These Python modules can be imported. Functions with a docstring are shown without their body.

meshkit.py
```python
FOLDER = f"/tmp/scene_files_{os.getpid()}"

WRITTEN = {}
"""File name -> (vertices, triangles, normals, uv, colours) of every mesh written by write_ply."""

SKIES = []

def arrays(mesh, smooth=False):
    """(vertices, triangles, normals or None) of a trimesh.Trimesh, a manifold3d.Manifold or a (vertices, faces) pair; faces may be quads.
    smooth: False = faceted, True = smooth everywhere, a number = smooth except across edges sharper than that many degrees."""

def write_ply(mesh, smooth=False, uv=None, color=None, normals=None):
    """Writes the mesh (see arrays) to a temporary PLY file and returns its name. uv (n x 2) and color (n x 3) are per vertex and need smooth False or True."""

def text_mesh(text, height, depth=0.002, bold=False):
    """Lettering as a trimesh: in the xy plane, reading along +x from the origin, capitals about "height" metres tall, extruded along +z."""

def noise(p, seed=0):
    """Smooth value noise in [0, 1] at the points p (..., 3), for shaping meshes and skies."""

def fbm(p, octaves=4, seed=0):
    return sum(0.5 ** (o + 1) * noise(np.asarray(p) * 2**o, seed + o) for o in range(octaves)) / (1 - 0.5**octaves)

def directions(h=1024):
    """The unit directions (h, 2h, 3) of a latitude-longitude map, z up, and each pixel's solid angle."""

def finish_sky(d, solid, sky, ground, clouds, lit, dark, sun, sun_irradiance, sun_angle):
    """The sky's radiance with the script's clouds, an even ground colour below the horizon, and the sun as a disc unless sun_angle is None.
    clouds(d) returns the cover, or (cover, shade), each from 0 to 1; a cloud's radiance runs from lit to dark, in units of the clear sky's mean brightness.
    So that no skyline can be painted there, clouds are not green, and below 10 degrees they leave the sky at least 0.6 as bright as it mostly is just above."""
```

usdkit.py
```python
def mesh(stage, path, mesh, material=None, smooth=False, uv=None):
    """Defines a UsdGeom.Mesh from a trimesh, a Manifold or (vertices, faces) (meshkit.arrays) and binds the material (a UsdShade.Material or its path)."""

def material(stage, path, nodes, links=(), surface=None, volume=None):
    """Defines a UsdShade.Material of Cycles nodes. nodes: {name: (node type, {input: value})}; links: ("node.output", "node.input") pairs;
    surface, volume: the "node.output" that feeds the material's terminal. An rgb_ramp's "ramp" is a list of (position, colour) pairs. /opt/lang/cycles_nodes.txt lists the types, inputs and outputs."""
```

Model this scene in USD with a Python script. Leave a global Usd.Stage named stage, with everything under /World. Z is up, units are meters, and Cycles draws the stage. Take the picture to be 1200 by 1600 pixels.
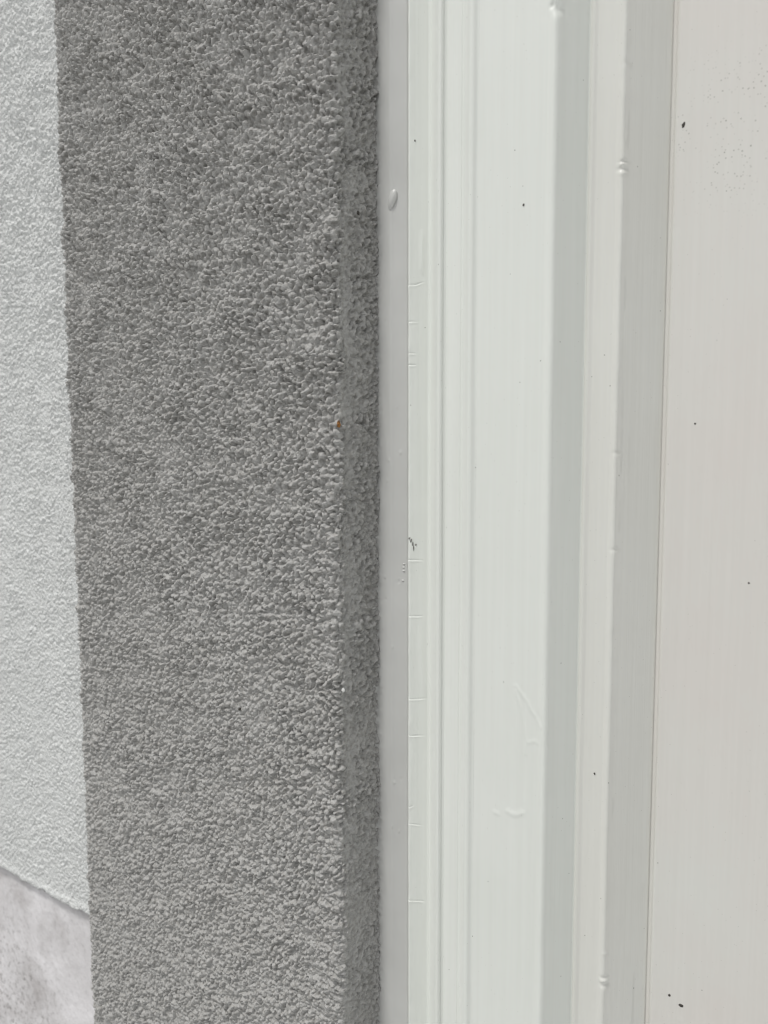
import math
import numpy as np, trimesh, usdkit, meshkit
from scipy.spatial import cKDTree
from pxr import Usd, UsdGeom, UsdLux, UsdShade, Gf, Sdf, Vt

stage = Usd.Stage.CreateInMemory()
UsdGeom.SetStageUpAxis(stage, 'Z')
UsdGeom.SetStageMetersPerUnit(stage, 1.0)
UsdGeom.Xform.Define(stage, '/World')

# ---------------------------------------------------------------- camera
EXPOSURE = 0.57
YAW, PITCH, ROLL = math.radians(34.0), math.radians(5.0), 0.0028
CAM = np.array([0.0, 0.0, 0.80])
F = np.array([-math.sin(YAW) * math.cos(PITCH), math.cos(YAW) * math.cos(PITCH), -math.sin(PITCH)])
R = np.array([math.cos(YAW), math.sin(YAW), 0.0])
U = np.cross(R, F)
R, U = R * math.cos(ROLL) - U * math.sin(ROLL), U * math.cos(ROLL) + R * math.sin(ROLL)
cam = UsdGeom.Camera.Define(stage, '/World/camera')
cam.CreateProjectionAttr('perspective')
cam.CreateHorizontalApertureAttr(24.0)
cam.CreateVerticalApertureAttr(32.0)
cam.CreateFocalLengthAttr(24.0)
cam.CreateClippingRangeAttr(Gf.Vec2f(0.01, 500))
cam.CreateFStopAttr(12.0)
cam.CreateFocusDistanceAttr(0.268)
cam.CreateExposureAttr(EXPOSURE)
m4 = Gf.Matrix4d(*[float(x) for x in (*R, 0, *U, 0, *(-F), 0, *CAM, 1)])
cam.AddTransformOp().Set(m4)

# ---------------------------------------------------------------- sky and sun: a bright overcast day, light from the upper left front
SUN_AZ, SUN_EL = math.radians(201.0), math.radians(63.0)      # azimuth from +y towards +x
SKY_STRENGTH, SUN_INTENSITY, SUN_ANGLE = 0.150, 0.33, 9.0
sun_dir = np.array([math.sin(SUN_AZ) * math.cos(SUN_EL), math.cos(SUN_AZ) * math.cos(SUN_EL), math.sin(SUN_EL)])
dome = UsdLux.DomeLight.Define(stage, '/World/sky')
dome.GetPrim().SetCustomDataByKey('kind', 'structure')
dm = usdkit.material(stage, '/World/Looks/sky_air', {
    's': ('sky_texture', {'sky_type': 'single_scattering', 'sun_disc': False, 'sun_elevation': SUN_EL, 'sun_rotation': SUN_AZ}),
    'tc': ('texture_coordinate', {}),
    'n': ('noise_texture', {'scale': 2.2, 'detail': 5.0, 'roughness': 0.55}),
    'cr': ('rgb_ramp', {'ramp': [(0.0, (0.80, 0.80, 0.80)), (1.0, (1.0, 1.0, 1.0))]}),
    'bw': ('rgb_to_bw', {}),
    'gray': ('combine_color', {}),
    'tint': ('mix', {'mix_type': 'multiply', 'fac': 1.0, 'color2': (1.0, 0.995, 0.965)}),
    'm': ('mix', {'mix_type': 'mix'}),
    'b': ('background_shader', {'strength': SKY_STRENGTH})},
    [('tc.generated', 'n.vector'), ('n.fac', 'cr.fac'), ('cr.color', 'm.fac'), ('s.color', 'm.color1'), ('s.color', 'bw.color'),
     ('bw.val', 'gray.r'), ('bw.val', 'gray.g'), ('bw.val', 'gray.b'), ('gray.color', 'tint.color1'), ('tint.result' if False else 'tint.color', 'm.color2'),
     ('m.color', 'b.color')], surface='b.background')
UsdShade.MaterialBindingAPI.Apply(dome.GetPrim()).Bind(dm)
sun = UsdLux.DistantLight.Define(stage, '/World/sun')
sun.CreateIntensityAttr(SUN_INTENSITY)
sun.CreateAngleAttr(SUN_ANGLE)
sun.CreateNormalizeAttr(True)
sun.CreateColorAttr(Gf.Vec3f(1.0, 0.985, 0.95))
z_ax = sun_dir
x_ax = np.cross([0, 0, 1], z_ax); x_ax /= np.linalg.norm(x_ax)
y_ax = np.cross(z_ax, x_ax)
sun.AddTransformOp().Set(Gf.Matrix4d(*[float(v) for v in (*x_ax, 0, *y_ax, 0, *z_ax, 0, 0, 0, 5, 1)]))

# ---------------------------------------------------------------- helpers
FPX = 1200.0


def ray(px, py):
    d = F + R * (px - 600) / FPX + U * (800 - py) / FPX
    return d


def plan(px, Y, py=800.0):
    """where the sight line through a picture column meets the upright plane y = Y"""
    d = ray(px, py)
    t = Y / d[1]
    return np.array([CAM[0] + d[0] * t, Y])


def height_at(px, py, Y):
    d = ray(px, py)
    return CAM[2] + d[2] * Y / d[1]


def point(px, py, Y):
    d = ray(px, py)
    return CAM + d * Y / d[1]


def tag(p, label=None, cat=None, group=None, kind=None):
    for k, v in (('label', label), ('category', cat), ('group', group), ('kind', kind)):
        if v:
            p.SetCustomDataByKey(k, v)
    return p


used = {}


def numbered(parent, name):
    k = used.get((parent, name), 0)
    used[(parent, name)] = k + 1
    return f'{parent}/{name}' if k == 0 else f'{parent}/{name}_{k:03d}'


def thing(name, label, cat, group=None):
    x = UsdGeom.Xform.Define(stage, numbered('/World', name))
    return tag(x.GetPrim(), label, cat, group)


def raw_mesh(path, v, f, n, mat):
    m = UsdGeom.Mesh.Define(stage, path)
    m.CreatePointsAttr(Vt.Vec3fArray.FromNumpy(np.ascontiguousarray(v, np.float32)))
    m.CreateFaceVertexCountsAttr(Vt.IntArray.FromNumpy(np.full(len(f), 3, np.int32)))
    m.CreateFaceVertexIndicesAttr(Vt.IntArray.FromNumpy(np.ascontiguousarray(f, np.int32).ravel()))
    m.CreateSubdivisionSchemeAttr('none')
    if n is not None:
        m.CreateNormalsAttr(Vt.Vec3fArray.FromNumpy(np.ascontiguousarray(n, np.float32)))
        m.SetNormalsInterpolation('vertex')
    UsdShade.MaterialBindingAPI.Apply(m.GetPrim()).Bind(mat)
    return m.GetPrim()


def put(name, mesh, mat, parent='/World', smooth=False):
    parent = parent if isinstance(parent, str) else str(parent.GetPath())
    return usdkit.mesh(stage, numbered(parent, name), mesh, mat, smooth=smooth).GetPrim()


def fillet(pts, radii, step=0.0004):
    """a polyline with rounded corners"""
    pts = [np.asarray(p, float) for p in pts]
    out = [pts[0]]
    for i in range(1, len(pts) - 1):
        a, b, c, r = pts[i - 1], pts[i], pts[i + 1], radii[i]
        u, w = a - b, c - b
        lu, lw = np.linalg.norm(u), np.linalg.norm(w)
        u, w = u / lu, w / lw
        ang = math.acos(np.clip(u @ w, -1, 1))
        if r <= 0 or ang > math.pi - 0.02:
            out.append(b); continue
        t = min(r / math.tan(ang / 2), 0.48 * lu, 0.48 * lw)
        p0, p1 = b + u * t, b + w * t
        k = max(3, int(math.ceil((math.pi - ang) / 0.22)))
        for q in np.linspace(0, 1, k + 1):          # quadratic through the corner: close to an arc
            out.append((1 - q) ** 2 * p0 + 2 * q * (1 - q) * b + q * q * p1)
    out.append(pts[-1])
    return np.array(out)


def resample(poly, fine, coarse=None, span=None):
    """points along a polyline: spacing fine, or coarse outside the arc-length span; keeps the rounded corners"""
    seg = np.linalg.norm(np.diff(poly, axis=0), axis=1)
    s = np.concatenate([[0], np.cumsum(seg)])
    lo, hi = span if span else (0, s[-1])
    at = list(np.arange(lo, hi, fine)) + [hi]
    if coarse:
        at += list(np.arange(0, lo, coarse)) + list(np.arange(hi + coarse, s[-1], coarse)) + [0, s[-1]]
    at = np.unique(np.round(np.concatenate([at, s]), 7))
    keep = np.concatenate([[True], np.diff(at) > 0.25 * fine])
    at = at[keep]
    p = np.stack([np.interp(at, s, poly[:, k]) for k in (0, 1)], 1)
    return at, p


def zgrid(lo, hi, fine, bottom, top, coarse=0.08):
    a = np.arange(lo, hi, fine)
    b = np.arange(bottom, lo - 0.5 * fine, coarse) if lo > bottom else []
    c = np.arange(hi + 0.02, top, coarse)
    z = np.concatenate([b, a, [hi], c, [top]])
    return np.unique(np.round(z, 6))


def strip(name, s, p, z, disp, mat, parent='/World'):
    """a surface swept up from a plan line, with relief; the open side of the plan line's left-hand turn is outside"""
    d = np.gradient(p, axis=0)
    d /= np.maximum(np.linalg.norm(d, axis=1, keepdims=True), 1e-12)
    n2 = np.stack([d[:, 1], -d[:, 0]], 1)                       # along +x the outside is -y
    S, Z = np.meshgrid(s, z, indexing='ij')
    h = disp(S, Z) if disp is not None else np.zeros_like(S)
    V = np.stack([p[:, :1] + n2[:, :1] * h, p[:, 1:] + n2[:, 1:] * h, Z], -1)
    a, b = len(s), len(z)
    ds, dz = np.gradient(V, axis=0), np.gradient(V, axis=1)
    N = np.cross(ds, dz)
    N /= np.maximum(np.linalg.norm(N, axis=-1, keepdims=True), 1e-15)
    idx = np.arange(a * b).reshape(a, b)
    q = np.stack([idx[:-1, :-1], idx[1:, :-1], idx[1:, 1:], idx[:-1, 1:]], -1).reshape(-1, 4)
    f = np.concatenate([q[:, [0, 1, 2]], q[:, [0, 2, 3]]])
    parent = parent if isinstance(parent, str) else str(parent.GetPath())
    return raw_mesh(numbered(parent, name), V.reshape(-1, 3), f, N.reshape(-1, 3), mat), V


def window(Z, lo, hi, soft=0.01):
    return np.clip((Z - lo) / soft, 0, 1) * np.clip((hi - Z) / soft, 0, 1)


def grains(S, Z, spacing, rmin, rmax, seed, k=6, power=0.6):
    rng = np.random.default_rng(seed)
    s0, s1, z0, z1 = S.min() - 0.01, S.max() + 0.01, Z.min() - 0.01, Z.max() + 0.01
    gs, gz = np.meshgrid(np.arange(s0, s1, spacing), np.arange(z0, z1, spacing), indexing='ij')
    pts = np.stack([gs.ravel(), gz.ravel()], 1) + rng.uniform(-0.75, 0.75, (gs.size, 2)) * spacing
    r = rmin + (rmax - rmin) * rng.random(len(pts)) ** 1.6
    a = r * rng.uniform(0.45, 1.0, len(pts))
    d, i = cKDTree(pts).query(np.stack([S.ravel(), Z.ravel()], 1), k=k, workers=-1)
    cap = np.clip(1 - (d / r[i]) ** 2, 0, None) ** power * a[i]
    return cap.max(1).reshape(S.shape)


def n3(S, Z, fs, fz, seed, octaves=3):
    return meshkit.fbm(np.stack([S * fs, Z * fz, np.full_like(S, 0.37 + seed)], -1), octaves, seed) - 0.5


def stucco(S, Z, seed, size=1.0, amp=1.0):
    size *= 0.80
    wob = 0.0005 * size
    S2 = S + wob * n3(S, Z, 420 / size, 420 / size, seed + 1, 2) * 2
    Z2 = Z + wob * n3(S, Z, 420 / size, 420 / size, seed + 2, 2) * 2
    h = grains(S2, Z2, 0.0015 * size, 0.0006 * size, 0.0015 * size, seed + 3)
    h2 = grains(S2, Z2, 0.0008 * size, 0.00035 * size, 0.0008 * size, seed + 4)
    pits = grains(S2, Z2, 0.0018 * size, 0.0004 * size, 0.0010 * size, seed + 8, power=0.8)
    drag = n3(S, Z, 140, 520, seed + 9, 2)                         # left by the trowel
    clump = n3(S, Z, 55, 90, seed + 5, 3)
    mod = np.clip(0.9 + 1.6 * n3(S, Z, 110, 150, seed + 6, 2), 0.3, 1.5)
    crust = np.tanh((1.5 * h + 0.55 * h2) / (0.0013 * size)) * 0.0013 * size
    return amp * (mod * (2.05 * crust - 2.0 * pits) + 0.0012 * clump + 0.0008 * drag + 0.0012 * n3(S, Z, 230, 260, seed + 10, 2) + 0.0008 * n3(S, Z, 620, 620, seed + 7, 3))


# ---------------------------------------------------------------- materials
def paint(name, base, alt, rough=0.34, streak=0.0001, speck=0.036, speck_scale=170.0, dense=None, tone=14.0):
    """brushed gloss paint: fine upright brush marks, a slightly uneven tone, small specks of dirt"""
    nodes = {
        'g': ('geometry', {}),
        'ms': ('mapping', {'mapping_type': 'point', 'scale': (2300, 2300, 14)}),
        'ns': ('noise_texture', {'scale': 1.0, 'detail': 3.0, 'roughness': 0.6}),
        'ms2': ('mapping', {'mapping_type': 'point', 'scale': (700, 700, 12)}),
        'ns2': ('noise_texture', {'scale': 1.0, 'detail': 2.0}),
        'add': ('math', {'math_type': 'multiply_add', 'value2': 0.7}),
        'fine': ('noise_texture', {'scale': 1500.0, 'detail': 2.0}),
        'add2': ('math', {'math_type': 'multiply_add', 'value2': 0.25}),
        'bump': ('bump', {'strength': 0.55, 'distance': streak}),
        'tone': ('noise_texture', {'scale': tone, 'detail': 4.0, 'roughness': 0.6}),
        'tr': ('rgb_ramp', {'ramp': [(0.30, base), (0.70, alt)]}),
        'wear': ('rgb_ramp', {'ramp': [(0.25, (0.965, 0.965, 0.96)), (0.75, (1.0, 1.0, 1.0))]}),
        'mw': ('mix', {'mix_type': 'multiply', 'fac': 1.0}),
        'v': ('voronoi_texture', {'feature': 'f1', 'scale': speck_scale}),
        'sv': ('rgb_ramp', {'ramp': [(0.0, (0.18, 0.17, 0.16)), (speck * 0.6, (0.35, 0.34, 0.32)), (speck, (1, 1, 1)), (1, (1, 1, 1))]}),
        'mv': ('mix', {'mix_type': 'multiply', 'fac': 0.9}),
        'v2': ('voronoi_texture', {'feature': 'f1', 'scale': speck_scale * 3.1}),
        'sv2': ('rgb_ramp', {'ramp': [(0.0, (0.5, 0.49, 0.47)), (speck * 1.3, (0.74, 0.73, 0.71)), (speck * 1.9, (1, 1, 1)), (1, (1, 1, 1))]}),
        'mask': ('noise_texture', {'scale': 28.0, 'detail': 2.0}),
        'mr': ('map_range', {'from_min': 0.32, 'from_max': 0.58, 'clamp': True}),
        'mv2': ('mix', {'mix_type': 'multiply'}),
        'p': ('principled_bsdf', {'roughness': rough, 'specular_ior_level': 0.45}),
    }
    links = [('g.position', 'ms.vector'), ('ms.vector', 'ns.vector'), ('g.position', 'ms2.vector'), ('ms2.vector', 'ns2.vector'),
             ('ns2.fac', 'add.value1'), ('ns.fac', 'add.value3'), ('g.position', 'fine.vector'), ('fine.fac', 'add2.value1'), ('add.value', 'add2.value3'),
             ('add2.value', 'bump.height'), ('bump.normal', 'p.normal'),
             ('g.position', 'tone.vector'), ('tone.fac', 'tr.fac'), ('ns2.fac', 'wear.fac'), ('tr.color', 'mw.color1'), ('wear.color', 'mw.color2'),
             ('g.position', 'v.vector'), ('v.distance', 'sv.fac'), ('mw.color', 'mv.color1'), ('sv.color', 'mv.color2'),
             ('g.position', 'v2.vector'), ('v2.distance', 'sv2.fac'), ('g.position', 'mask.vector'), ('mask.fac', 'mr.value'), ('mr.result', 'mv2.fac'),
             ('mv.color', 'mv2.color1'), ('sv2.color', 'mv2.color2')]
    last = 'mv2.color'
    if dense is not None:                                       # a scatter of grime round one spot
        nodes |= {'v3': ('voronoi_texture', {'feature': 'f1', 'scale': 950.0}),
                  'sv3': ('rgb_ramp', {'ramp': [(0.0, (0.22, 0.22, 0.20)), (0.13, (0.42, 0.42, 0.39)), (0.24, (1, 1, 1)), (1, (1, 1, 1))]}),
                  'dd': ('vector_math', {'math_type': 'distance', 'vector2': tuple(dense)}),
                  'dr': ('map_range', {'from_min': 0.004, 'from_max': 0.026, 'to_min': 1.0, 'to_max': 0.0, 'clamp': True}),
                  'dn': ('noise_texture', {'scale': 180.0, 'detail': 3.0}),
                  'dm': ('map_range', {'from_min': 0.40, 'from_max': 0.54, 'clamp': True}),
                  'dx': ('math', {'math_type': 'multiply'}),
                  'mv3': ('mix', {'mix_type': 'multiply'})}
        links += [('g.position', 'v3.vector'), ('v3.distance', 'sv3.fac'), ('g.position', 'dd.vector1'), ('dd.value', 'dr.value'), ('g.position', 'dn.vector'),
                  ('dn.fac', 'dm.value'), ('dm.result', 'dx.value1'), ('dr.result', 'dx.value2'), ('dx.value', 'mv3.fac'), (last, 'mv3.color1'), ('sv3.color', 'mv3.color2')]
        last = 'mv3.color'
    links.append((last, 'p.base_color'))
    return usdkit.material(stage, '/World/Looks/' + name, nodes, links, surface='p.BSDF')


def plaster(name, base, alt, dirt):
    return usdkit.material(stage, '/World/Looks/' + name, {
        'g': ('geometry', {}),
        'n': ('noise_texture', {'scale': 26.0, 'detail': 5.0, 'roughness': 0.6}),
        'r': ('rgb_ramp', {'ramp': [(0.32, base), (0.68, alt)]}),
        'n2': ('noise_texture', {'scale': 900.0, 'detail': 3.0}),
        'r2': ('rgb_ramp', {'ramp': [(0.30, dirt), (0.55, (1, 1, 1))]}),
        'm': ('mix', {'mix_type': 'multiply', 'fac': 0.8}),
        'nb': ('noise_texture', {'scale': 1700.0, 'detail': 4.0, 'roughness': 0.7}),
        'vb': ('voronoi_texture', {'feature': 'smooth_f1', 'scale': 800.0, 'smoothness': 0.25}),
        'b': ('math', {'math_type': 'multiply_add', 'value2': -0.9}),
        'bump': ('bump', {'strength': 1.0, 'distance': 0.00042}),
        'p': ('principled_bsdf', {'roughness': 0.62, 'specular_ior_level': 0.35})},
        [('g.position', 'n.vector'), ('n.fac', 'r.fac'), ('g.position', 'n2.vector'), ('n2.fac', 'r2.fac'), ('r.color', 'm.color1'), ('r2.color', 'm.color2'),
         ('m.color', 'p.base_color'), ('g.position', 'nb.vector'), ('g.position', 'vb.vector'), ('vb.distance', 'b.value1'), ('nb.fac', 'b.value3'), ('b.value', 'bump.height'), ('bump.normal', 'p.normal')], surface='p.BSDF')


def plain(name, col, rough=0.6, spec=0.4, col2=None, scale=900.0):
    return usdkit.material(stage, '/World/Looks/' + name, {
        'g': ('geometry', {}), 'n': ('noise_texture', {'scale': scale, 'detail': 3.0}),
        'r': ('rgb_ramp', {'ramp': [(0.35, col), (0.65, col2 or tuple(c * 0.8 for c in col))]}),
        'p': ('principled_bsdf', {'roughness': rough, 'specular_ior_level': spec})},
        [('g.position', 'n.vector'), ('n.fac', 'r.fac'), ('r.color', 'p.base_color')], surface='p.BSDF')


GREY = plaster('grey_plaster', (0.402, 0.395, 0.383), (0.425, 0.419, 0.409), (0.72, 0.70, 0.67))
WHITE = plaster('white_plaster', (0.66, 0.668, 0.662), (0.70, 0.708, 0.702), (0.93, 0.925, 0.91))
FRAME = paint('frame_paint', (0.725, 0.745, 0.705), (0.755, 0.770, 0.735))
JAMB = paint('jamb_paint', (0.690, 0.685, 0.645), (0.715, 0.715, 0.680))
DOOR_Y = 0.2301
g0 = point(1165, 190, DOOR_Y)
DOOR = paint('door_paint', (0.672, 0.642, 0.610), (0.678, 0.678, 0.645), rough=0.4, speck=0.034, dense=g0, tone=17.0)
SEAL = usdkit.material(stage, '/World/Looks/sealant_rubber', {
    'g': ('geometry', {}),
    'n': ('noise_texture', {'scale': 45.0, 'detail': 4.0}),
    'r': ('rgb_ramp', {'ramp': [(0.3, (0.50, 0.50, 0.485)), (0.7, (0.55, 0.55, 0.535))]}),
    'mp': ('mapping', {'mapping_type': 'point', 'scale': (500, 500, 60)}),
    'b': ('noise_texture', {'scale': 1.0, 'detail': 3.0}),
    'bump': ('bump', {'strength': 0.5, 'distance': 0.00016}),
    'p': ('principled_bsdf', {'roughness': 0.36, 'specular_ior_level': 0.5})},
    [('g.position', 'n.vector'), ('n.fac', 'r.fac'), ('r.color', 'p.base_color'), ('g.position', 'mp.vector'), ('mp.vector', 'b.vector'), ('b.fac', 'bump.height'), ('bump.normal', 'p.normal')], surface='p.BSDF')
STONE = usdkit.material(stage, '/World/Looks/plinth_stone', {
    'g': ('geometry', {}),
    'n': ('noise_texture', {'scale': 24.0, 'detail': 6.0, 'roughness': 0.62, 'distortion': 0.6}),
    'r': ('rgb_ramp', {'ramp': [(0.32, (0.50, 0.475, 0.475)), (0.45, (0.66, 0.64, 0.648)), (0.60, (0.79, 0.77, 0.785))]}),
    'n2': ('noise_texture', {'scale': 330.0, 'detail': 5.0, 'roughness': 0.7}),
    'r2': ('rgb_ramp', {'ramp': [(0.34, (0.36, 0.35, 0.34)), (0.46, (0.86, 0.855, 0.85)), (0.6, (1, 1, 1))]}),
    'dk': ('vector_math', {'math_type': 'distance', 'vector2': tuple(point(15, 1560, 0.215))}),
    'dr': ('map_range', {'from_min': 0.012, 'from_max': 0.060, 'to_min': 1.0, 'to_max': 0.25, 'clamp': True}),
    'm': ('mix', {'mix_type': 'multiply'}),
    'b': ('noise_texture', {'scale': 500.0, 'detail': 4.0}),
    'bump': ('bump', {'strength': 0.5, 'distance': 0.0004}),
    'p': ('principled_bsdf', {'roughness': 0.55, 'specular_ior_level': 0.4})},
    [('g.position', 'n.vector'), ('n.fac', 'r.fac'), ('g.position', 'n2.vector'), ('n2.fac', 'r2.fac'), ('g.position', 'dk.vector1'), ('dk.value', 'dr.value'), ('dr.result', 'm.fac'),
     ('r.color', 'm.color1'), ('r2.color', 'm.color2'), ('m.color', 'p.base_color'), ('g.position', 'b.vector'), ('b.fac', 'bump.height'), ('bump.normal', 'p.normal')], surface='p.BSDF')
PAVING = plain('paving_concrete', (0.13, 0.127, 0.122), 0.8, 0.3, (0.10, 0.098, 0.095), 14.0)
DIRT = plain('dark_dirt', (0.06, 0.055, 0.048), 0.7, 0.3)
RUST = plain('rust_orange', (0.33, 0.15, 0.04), 0.7, 0.3, (0.08, 0.035, 0.012), 1500.0)
SCUFF = plain('grey_scuff', (0.24, 0.235, 0.22), 0.6, 0.3)
CHALK = plain('white_grain', (0.80, 0.80, 0.78), 0.6, 0.4)
TOP = 2.30

# ---------------------------------------------------------------- ground
ground = trimesh.creation.box((80, 80, 0.2)); ground.apply_translation((0, 0, -0.1))
tag(put('ground', ground, PAVING), kind='structure')

# ---------------------------------------------------------------- grey rendered surround: front, rounded corner, return towards the door
YG = 0.200
cornerL, cornerR = plan(116, YG), plan(527, YG)
ret_hit = plan(588, 0.2166)
ret_end = cornerR + (ret_hit - cornerR) * 1.6
poly = fillet([(cornerL[0], YG + 0.05), cornerL, cornerR, ret_end], [0, 0.003, 0.0034, 0])
s, p = resample(poly, 0.00034, 0.004, span=(0.036, 0.05 + (cornerR[0] - cornerL[0]) + 0.030))
ZG = (0.515, 0.995)
z = zgrid(ZG[0], ZG[1], 0.00034, 0.0, TOP)
s_corner = float(s[np.argmin(np.linalg.norm(p - cornerR, axis=1))])


def grey_relief(S, Z):
    w = window(Z, ZG[0], ZG[1])
    t = S - s_corner
    edge = np.exp(-((t - 0.0035 - 0.0022 * n3(S * 0, Z, 1, 70, 21, 2) * 2) / 0.0021) ** 2)      # the edge was drawn smooth with a trowel
    patch = np.clip(0.60 + 2.2 * n3(S * 0, Z, 1, 45, 22, 3), 0, 1)
    flat = 1 - 0.85 * edge * patch
    on_return = 1 / (1 + np.exp(-(t - 0.004) / 0.0012))
    h = stucco(S, Z, 11)
    h = h * flat * (1 - 0.12 * on_return) * (0.74 + 0.3 * np.clip((Z - 0.58) / 0.25, 0, 1))
    h = h + 0.0034 * n3(S * 0.4, Z, 60, 42, 31, 4) * np.exp(-(t / 0.006) ** 2)                   # and wanders a little
    return h * w


pr, Vg = strip('plaster_surround', s, p, z, grey_relief, GREY)
tag(pr, 'rough grey rendered plaster surround standing proud of the white wall beside the door frame', 'plaster surround')

# ---------------------------------------------------------------- white wall and the stone plinth under it
YW = 0.213
WX = (-1.8, cornerL[0] + 0.02)
z_edge = height_at(135, 1433, YW - 0.001)
poly = np.array([(WX[0], YW), (WX[1], YW)])
s, p = resample(poly, 0.00056, 0.03, span=((-0.435) - WX[0], WX[1] - WX[0]))
ZW = (z_edge, 1.03)
z = zgrid(ZW[0], ZW[1], 0.00056, z_edge, TOP)


def white_relief(S, Z):
    low = np.clip((Z - z_edge) / 0.012, 0, 1)                    # softer and blunter towards its lower lip
    h = stucco(S, Z, 51, 0.9, 0.36) * (0.55 + 0.45 * low) * (1 + 0.7 * np.clip((Z - 0.72) / 0.2, 0, 1)) * window(Z, -1, ZW[1])
    lip = 0.0006 * np.exp(-((Z - z_edge - 0.002) / 0.002) ** 2)
    roll = np.where(Z <= z_edge + 1e-5, -0.007, 0.0)
    cut = 0.0016 * np.exp(-((Z - (0.965 - 0.55 * (S - (-0.39 - WX[0])) + 0.002 * np.sin(S * 500))) / 0.0008) ** 2) * (S < -0.358 - WX[0])
    return (h + lip - cut) * (Z > z_edge + 1e-5) + roll


def ragged(V):
    return V


white = thing('rendered_wall', 'white rough rendered wall left of the grey surround', 'wall')
pr, Vw = strip('render_coat', s, p, z, white_relief, WHITE, white)
# the coat's lower edge is ragged: shift the lowest rows up and down
V = np.array(UsdGeom.Mesh(pr).GetPointsAttr().Get(), np.float32)
edge_shift = (0.0022 * (meshkit.fbm(np.stack([V[:, 0] * 260, V[:, 0] * 0, V[:, 0] * 0], 1), 3, 77) - 0.5) + 0.0018 * (meshkit.fbm(np.stack([V[:, 0] * 60, V[:, 0] * 0, V[:, 0] * 0], 1), 2, 78) - 0.5))
V[:, 2] += (edge_shift * np.clip(1 - (V[:, 2] - z_edge) / 0.012, 0, 1) * 1.0).astype(np.float32)
UsdGeom.Mesh(pr).GetPointsAttr().Set(Vt.Vec3fArray.FromNumpy(V))

YP = YW + 0.0024
poly = np.array([(WX[0], YP), (WX[1], YP)])
s, p = resample(poly, 0.0012, 0.03, span=((-0.435) - WX[0], WX[1] - WX[0]))
z = zgrid(z_edge - 0.13, z_edge + 0.02, 0.0012, 0.0, z_edge + 0.021)
pr, _ = strip('stone_plinth', s, p, z, lambda S, Z: 0.0012 * n3(S, Z, 60, 60, 5, 3) + 0.0003 * n3(S, Z, 400, 400, 6, 3), STONE)
tag(pr, 'smooth pale mottled stone plinth below the white rendered wall', 'plinth')

# ---------------------------------------------------------------- sealant bead between surround and frame
ZF = (0.545, 1.0)
bead = [plan(580, 0.2150), plan(588.5, 0.2166), plan(597, 0.2160), plan(611, 0.2153), plan(616, 0.2157), plan(636, 0.2166), plan(645, 0.2186)]
poly = fillet(bead, [0, .001, .003, .0022, .002, .001, 0])
s, p = resample(poly, 0.0005)
z = zgrid(ZF[0], ZF[1], 0.0006, 0.0, TOP)
seal = thing('sealant_bead', 'grey rubbery sealant bead filling the joint between grey surround and door frame', 'sealant')


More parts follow.
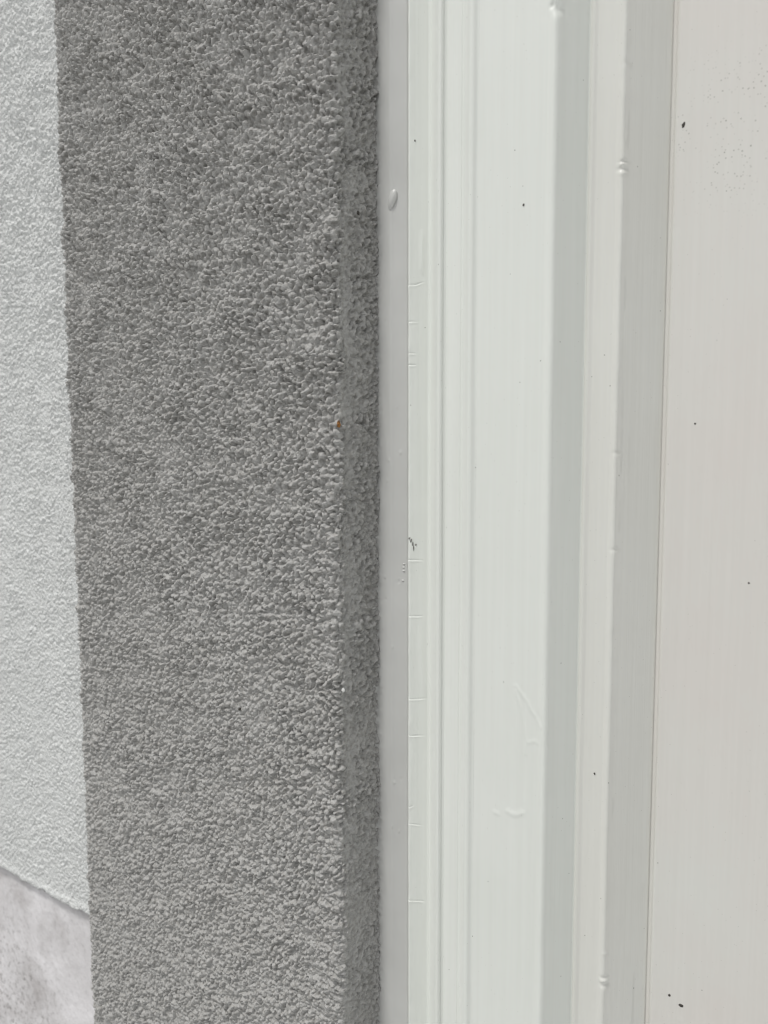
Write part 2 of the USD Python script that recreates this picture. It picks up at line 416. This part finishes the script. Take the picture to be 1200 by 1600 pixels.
def seal_relief(S, Z):
    left = np.exp(-(S / 0.0030) ** 2)
    h = 0.0030 * n3(S, Z, 500, 850, 91, 3) * left + 0.00035 * n3(S, Z, 260, 90, 95, 2) * (S < s[-1] * 0.45) + 0.00022 * n3(S, Z, 90, 45, 92, 3) + 0.0003 * n3(S * 0.3, Z, 200, 14, 93, 2)
    rng = np.random.default_rng(4)
    s_mid = s[-1] * 0.5
    for k in range(26):                                          # pimples and pinholes
        z0, s0 = rng.uniform(ZF[0] + 0.05, ZF[1]), rng.uniform(0.003, s[-1] - 0.004)
        r = rng.uniform(0.00018, 0.0004)
        h += rng.choice([-0.6, 0.9, 0.9]) * r * np.exp(-((S - s0) ** 2 + (Z - z0) ** 2) / r ** 2)
    return h * window(Z, ZF[0], ZF[1])


strip('bead_body', s, p, z, seal_relief, SEAL, seal)
# the smeared drop sitting on the bead and the row of small bubbles near the frame
c = point(613, 313, 0.2156)
axis = point(615.5, 302, 0.2153) - point(610.5, 325, 0.2153)
axis /= np.linalg.norm(axis)
lump = trimesh.creation.icosphere(3, 1.0)
v = lump.vertices.copy()
side = np.cross(axis, [0, 1, 0])
taper = 1 + 0.25 * v[:, 2]
lump.vertices = c + np.outer(v[:, 0] * taper * 0.0014, side) + np.outer(v[:, 1] * 0.0011, [0, 1, 0]) + np.outer(v[:, 2] * 0.0034, axis)
put('raised_drop', lump, SEAL, seal, smooth=True)
for (px, py, r) in ((631, 881, 0.00042), (630.5, 886.5, 0.0004), (631, 892, 0.00045), (629.5, 907, 0.0005)):
    b = trimesh.creation.icosphere(2, r)
    b.vertices = b.vertices * [1.15, 0.8, 0.75] + point(px, py, 0.2164)
    put('bubble', b, SEAL, seal, smooth=True)

# ---------------------------------------------------------------- door frame: moulding, casing, inner jamb
frame = thing('door_frame', 'off-white painted wooden door frame with stepped moulding right of the grey sealant', 'door frame')
YM, YF, YJ = 0.2124, 0.2064, 0.2168
YE = YJ + 0.0145                                                # where the jamb's side meets the door
outer = [plan(640, 0.2284), plan(638, 0.2254), plan(638, YM), plan(670, YM + 0.0040), plan(672, 0.2162), plan(681, 0.2086), plan(687, 0.2080), plan(692, 0.2095), plan(696, 0.2096), plan(706, 0.2086), plan(717, 0.2086),
         plan(721, 0.2090), plan(724, 0.2076), plan(729, 0.2056), plan(734, 0.2056), plan(740, YF - 0.0001), plan(743, YF)]
rad = [0, 0, .0007, .0012, .0016, .0025, .0025, .0008, .0010, .003, .0010, .0009, .0012, .0022, .0022, .0010, 0]
poly = fillet(outer, rad)
s, p = resample(poly, 0.0005)
z = zgrid(ZF[0], ZF[1], 0.00022, 0.0, TOP)
s_edge = float(s[np.argmin(np.linalg.norm(p - plan(638, YM), axis=1))])
CRACKS = [(445, 26, 0.0012), (502, 16, 0), (552, 12, 0), (570, 12, 0), (875, 24, -0.0002), (963, 24, 0), (1093, 30, 0.0003), (1150, 26, 0.0), (1288, 25, -0.0008), (1408, 28, -0.0004), (1262, 8, 0.001)]


def moulding_relief(S, Z):
    t = S - s_edge
    h = 0.00016 * n3(S, Z, 160, 22, 101, 3) + 0.00007 * n3(S, Z, 900, 40, 102, 2)
    h += 0.0005 * n3(S * 0, Z, 1, 160, 103, 3) * np.exp(-(t / 0.0010) ** 2)
    for k, (py, length, bow) in enumerate(CRACKS):
        L = length * 0.00021
        z0 = height_at(640, py, YM) + bow * (t / L) ** 2 + 0.0003 * n3(S, Z * 0, 300, 1, 104 + k, 2)
        along = np.clip((L - t) / (0.35 * L), 0, 1) * (t > -0.004)
        h += along * ((0.45 + 1.1 * meshkit.noise(np.stack([S * 900, S * 0 + k, S * 0], -1), 5)) * (-0.00014 * np.exp(-((Z - z0) / 0.00018) ** 2)) + 0.00006 * np.exp(-((Z - z0 + 0.0005) / 0.0003) ** 2))
    zd = height_at(655, 415, YM)                                   # a run of paint ending in a hook
    h += 0.00022 * np.exp(-((t - 0.0042 - 0.0016 * np.clip((zd - Z) / 0.003, 0, 1) ** 2) / 0.0006) ** 2) * window(Z, zd - 0.003, zd + 0.012, 0.003)
    zd = height_at(655, 1040, YM)
    h += 0.0002 * np.exp(-((t - 0.0046 + 0.10 * (Z - zd)) / 0.0008) ** 2) * window(Z, zd - 0.012, zd + 0.010, 0.004)
    return h * window(Z, ZF[0], ZF[1])


strip('moulding', s, p, z, moulding_relief, FRAME, frame)

inner = [plan(743, YF), plan(861, YF + 0.0001), plan(907, YJ + 0.0003)]
side_dir = inner[2] - inner[1]
joint = plan(908.5, YJ + 0.0001)
poly = fillet([inner[0], inner[1], inner[2], joint], [0, 0.0016, 0.0002, 0])
s, p = resample(poly, 0.0005)
z = zgrid(ZF[0], ZF[1], 0.00036, 0.0, TOP)
s_arris = float(s[np.argmin(np.linalg.norm(p - inner[1], axis=1))])


def on_casing(px, py):
    q = point(px, py, YF)
    return q[0] - inner[0][0], q[2]


def stroke(S, Z, pts, width, amp):
    q = np.array([on_casing(*k) for k in pts])
    best = np.full(S.shape, 1e9)
    sel = (S > q[:, 0].min() - 4 * width) & (S < q[:, 0].max() + 4 * width) & (Z > q[:, 1].min() - 4 * width) & (Z < q[:, 1].max() + 4 * width)
    X = np.stack([S[sel], Z[sel]], 1)
    b = np.full(len(X), 1e9)
    for a, c2 in zip(q[:-1], q[1:]):
        d = c2 - a
        u = np.clip(((X - a) @ d) / (d @ d), 0, 1)
        b = np.minimum(b, np.linalg.norm(X - a - u[:, None] * d, axis=1))
    best[sel] = b
    return amp * np.exp(-(np.minimum(best, 1) / width) ** 2)


def casing_relief(S, Z):
    h = 0.00014 * n3(S, Z, 130, 16, 121, 3) + 0.00008 * n3(S, Z, 800, 30, 122, 2)
    h += 0.0005 * n3(S * 0, Z, 1, 60, 123, 3) * np.exp(-((S - s_arris) / 0.0015) ** 2)
    h += 0.00055 * np.exp(-((S - s_arris + 0.0012) / 0.0011) ** 2)      # paint built up along the arris
    h += stroke(S, Z, [(806, 1072), (816, 1086), (824, 1097), (830, 1110), (838, 1121), (845, 1136)], 0.0006, 0.00011)
    h += stroke(S, Z, [(806, 1080), (814, 1108), (819, 1135), (822, 1160), (821, 1178)], 0.0005, 0.00010)
    h += stroke(S, Z, [(842, 1120), (850, 1142), (856, 1165)], 0.0007, -0.00008)
    h += stroke(S, Z, [(794, 1268), (800, 1272), (808, 1273), (816, 1270)], 0.0008, 0.00014)
    h += stroke(S, Z, [(773, 1269), (777, 1271)], 0.0007, 0.00012)
    h += stroke(S, Z, [(826, 1160), (836, 1158), (840, 1162)], 0.0006, 0.00007)
    h *= np.clip((s[-1] - S) / 0.002, 0, 1)
    z0 = height_at(868, 14, YF)                                     # knock in the arris near the top
    h -= 0.0006 * np.exp(-((S - s_arris) / 0.0016) ** 2 - ((Z - z0) / 0.0016) ** 2)
    h -= 0.0005 * np.exp(-((S - s_arris + 0.0018) / 0.0007) ** 2 - ((Z - z0 - 0.0012) / 0.0008) ** 2)
    return h * window(Z, ZF[0], ZF[1])


strip('casing', s, p, z, casing_relief, FRAME, frame)

jamb = [joint, plan(912, YJ - 0.0005), plan(919, YJ), plan(962, YJ + 0.0001), plan(1029, YE), plan(1029, YE) + np.array([0.0004, 0.008])]
poly = fillet(jamb, [0, 0.001, 0.002, 0.0009, 0, 0])
s, p = resample(poly, 0.0005)
z = zgrid(ZF[0], ZF[1], 0.00036, 0.0, TOP)
s_arris2 = float(s[np.argmin(np.linalg.norm(p - jamb[3], axis=1))])


def jamb_relief(S, Z):
    h = 0.00014 * n3(S, Z, 130, 16, 131, 3) + 0.00007 * n3(S, Z, 800, 30, 132, 2)
    h += 0.0004 * n3(S * 0, Z, 1, 90, 133, 3) * np.exp(-((S - s_arris2) / 0.0012) ** 2)
    h *= np.clip(S / 0.003, 0, 1)
    h += 0.0004 * np.exp(-((S - s_arris2 + 0.0009) / 0.0008) ** 2)
    for py, a, w, shift in ((253, -0.0009, 0.0004, 0), (257, 0.0005, 0.0005, 0), (264, -0.0009, 0.0007, 0.0004), (271, 0.0004, 0.0006, 0), (1538, -0.0007, 0.0005, 0), (1544, 0.0006, 0.0005, 0), (1550, -0.0009, 0.0008, 0), (1500, 0.0003, 0.0005, 0), (100, -0.0003, 0.0008, 0), (708, -0.0004, 0.0006, 0), (860, -0.0004, 0.0006, 0)):
        z0 = height_at(970, py, YJ)
        h += 0.4 * a * np.exp(-((S - s_arris2 + shift) / 0.0012) ** 2 - ((Z - z0) / w) ** 2)
    return h * window(Z, ZF[0], ZF[1])


strip('inner_jamb', s, p, z, jamb_relief, JAMB, frame)

# ---------------------------------------------------------------- door leaf
leaf = thing('door_leaf', 'closed warm off-white painted door leaf set back in the frame', 'door')
gx = plan(1029, YE + 0.0007)
poly = fillet([gx + np.array([-0.004, 0.0]), plan(1036.5, YE + 0.0007), plan(1037, DOOR_Y), (0.76, DOOR_Y)], [0, 0.0012, 0.0016, 0])
s, p = resample(poly, 0.0007, 0.03, span=(0, 0.075))
z = zgrid(ZF[0], ZF[1], 0.0006, 0.0, TOP)


def door_relief(S, Z):
    return (0.0002 * n3(S, Z, 90, 14, 141, 3) + 0.00006 * n3(S, Z, 700, 60, 142, 2)) * window(Z, ZF[0], ZF[1]) * (S > 0.006)


strip('leaf_face', s, p, z, door_relief, DOOR, leaf)


# ---------------------------------------------------------------- flecks of dirt stuck to the paint
def lump_at(px, py, Y, w, h, t, mat, name, label, cat, seed, tilt=0.0, group=None):
    """an uneven little crumb lying on the surface; w, h in picture pixels"""
    m = trimesh.creation.icosphere(3, 1.0)
    v = m.vertices.copy()
    v *= (0.75 + 0.5 * meshkit.fbm(v * 1.7 + seed * 3.1, 2, seed))[:, None]
    c = point(px, py, Y)
    k = 0.5 * np.linalg.norm(c - CAM) / FPX
    a, b = v[:, 0] * w * k * 0.9, v[:, 2] * h * k * 0.85
    ct, st = math.cos(tilt), math.sin(tilt)
    m.vertices = np.stack([a * ct - b * st, v[:, 1] * t, a * st + b * ct], 1)
    x = UsdGeom.Xform.Define(stage, numbered('/World', name))
    x.AddTranslateOp().Set(Gf.Vec3d(*map(float, c)))
    tag(x.GetPrim(), label, cat, group)
    put('crumb', m, mat, x.GetPrim(), smooth=True)


G = 'dirt flecks on the paint'


def jamb_side(px):
    lo, hi = 962, 1029
    return YJ + (YE - YJ) * (px - lo) / (hi - lo)


for i, (px, py, Y, w, h, tilt, label) in enumerate([
        (1068, 195, DOOR_Y, 4.5, 9, -0.3, 'largest black oval dirt fleck, high on the door leaf'),
        (1064, 1571, DOOR_Y, 6.5, 5, 0.1, 'black heart-shaped dirt fleck low on the door leaf, lowest one there'),
        (1046, 1555, DOOR_Y, 3.6, 4.2, -0.4, 'small black dirt fleck low on the door leaf, just above the heart-shaped one'),
        (1086, 662, DOOR_Y, 3.0, 3.8, 0.2, 'tiny dark dirt fleck on the door leaf, a third of the way down'),
        (1170, 911, DOOR_Y, 3.2, 3.2, 0, 'tiny dark dirt fleck at mid height far right on the door leaf'),
        (989, 1544, jamb_side(1010), 2.6, 6.0, -0.2, 'slim black dirt fleck low on the shaded side of the frame jamb'),
        (648, 220, YM + 0.00125, 3.2, 3.6, 0, 'tiny black dirt dot near the top of the outer frame moulding beside the sealant'),
        (818, 320, YF, 3.0, 4.6, -0.4, 'tiny dark dirt fleck near the top of the broad flat frame casing'),
        (712, 505, 0.2090, 2.6, 4.0, -0.3, 'tiny dark dirt fleck on the stepped moulding, a third of the way down'),
        (684, 1133, 0.2109, 2.6, 2.6, 0, 'tiny black dirt dot on the rounded moulding below mid height'),
        (929, 1209, YJ, 2.8, 4.0, 0.3, 'tiny dark dirt fleck low on the narrow front of the inner jamb, left one'),
        (950, 1223, YJ, 3.0, 3.0, 0, 'round black dirt dot low on the inner jamb at its right edge')]):
    lump_at(px, py, Y, w, h, 0.00014, DIRT, 'dirt_fleck', label, 'dirt fleck', i + 1, tilt)

# a few dark streaks scuffed across the moulding's outer edge
x = thing('scuff_mark', 'grey scuff of short dark streaks at mid height on the outer frame edge', 'scuff mark')
for k, (px, py, w, h, tilt) in enumerate([(642, 845, 2.2, 7.5, 0.5), (644.5, 850, 2.2, 6.5, 0.3), (646, 856, 2.0, 9.0, 0.05), (649.5, 851, 2.2, 4.0, 0.6), (639.5, 841, 2.0, 4.5, 0.8)]):
    m = trimesh.creation.icosphere(2, 1.0)
    v = m.vertices.copy() * (0.7 + 0.6 * meshkit.fbm(m.vertices * 2 + k, 2, 60 + k))[:, None]
    c = point(px, py, YM + 0.0040 * (px - 638) / 32 - 0.00005)
    q = 0.5 * np.linalg.norm(c - CAM) / FPX
    a, b = v[:, 0] * w * q, v[:, 2] * h * q
    m.vertices = c + np.stack([a * math.cos(tilt) + b * math.sin(tilt), v[:, 1] * 0.0001, -a * math.sin(tilt) + b * math.cos(tilt)], 1)
    put('streak', m, SCUFF, x, smooth=True)

# crumbs caught in the rough edge of the surround: they sit on the relief itself
gv = Vg.reshape(-1, 3)
gv = gv[(gv[:, 2] > 0.6) & (gv[:, 2] < 0.95)]
gd = gv - CAM
gw = gd @ F
gx2, gy2 = 600 + FPX * (gd @ R) / gw, 800 - FPX * (gd @ U) / gw


def on_relief(px, py):
    near = np.where(np.hypot(gx2 - px, gy2 - py) < 4.0)[0]
    return gv[near[np.argmin(gw[near])]]


for px, py, w, h, mat, name, label, cat, seed, tilt in [
        (531.5, 665, 6, 13, RUST, 'rust_fleck', 'orange brown rust fleck on the edge of the grey surround', 'rust fleck', 41, 0.0),
        (540, 1079, 6, 9, CHALK, 'white_grain', 'single white grain stuck to the edge of the grey surround', 'grain', 42, -0.2),
        (557, 335, 3, 7, DIRT, 'dark_splinter', 'short dark splinter stuck in the shaded side of the grey surround', 'splinter', 43, 0.1),
        (372, 1109, 5, 5, DIRT, 'dark_crumb', 'dark crumb caught in the front of the grey surround below mid height', 'crumb', 44, 0.1)]:
    q = on_relief(px, py)
    u, w2 = (q - CAM) @ R / ((q - CAM) @ F), (q - CAM) @ U / ((q - CAM) @ F)
    lump_at(600 + FPX * u, 800 - FPX * w2, q[1] - 0.0001, w, h, 0.0007, mat, name, label, cat, seed, tilt)
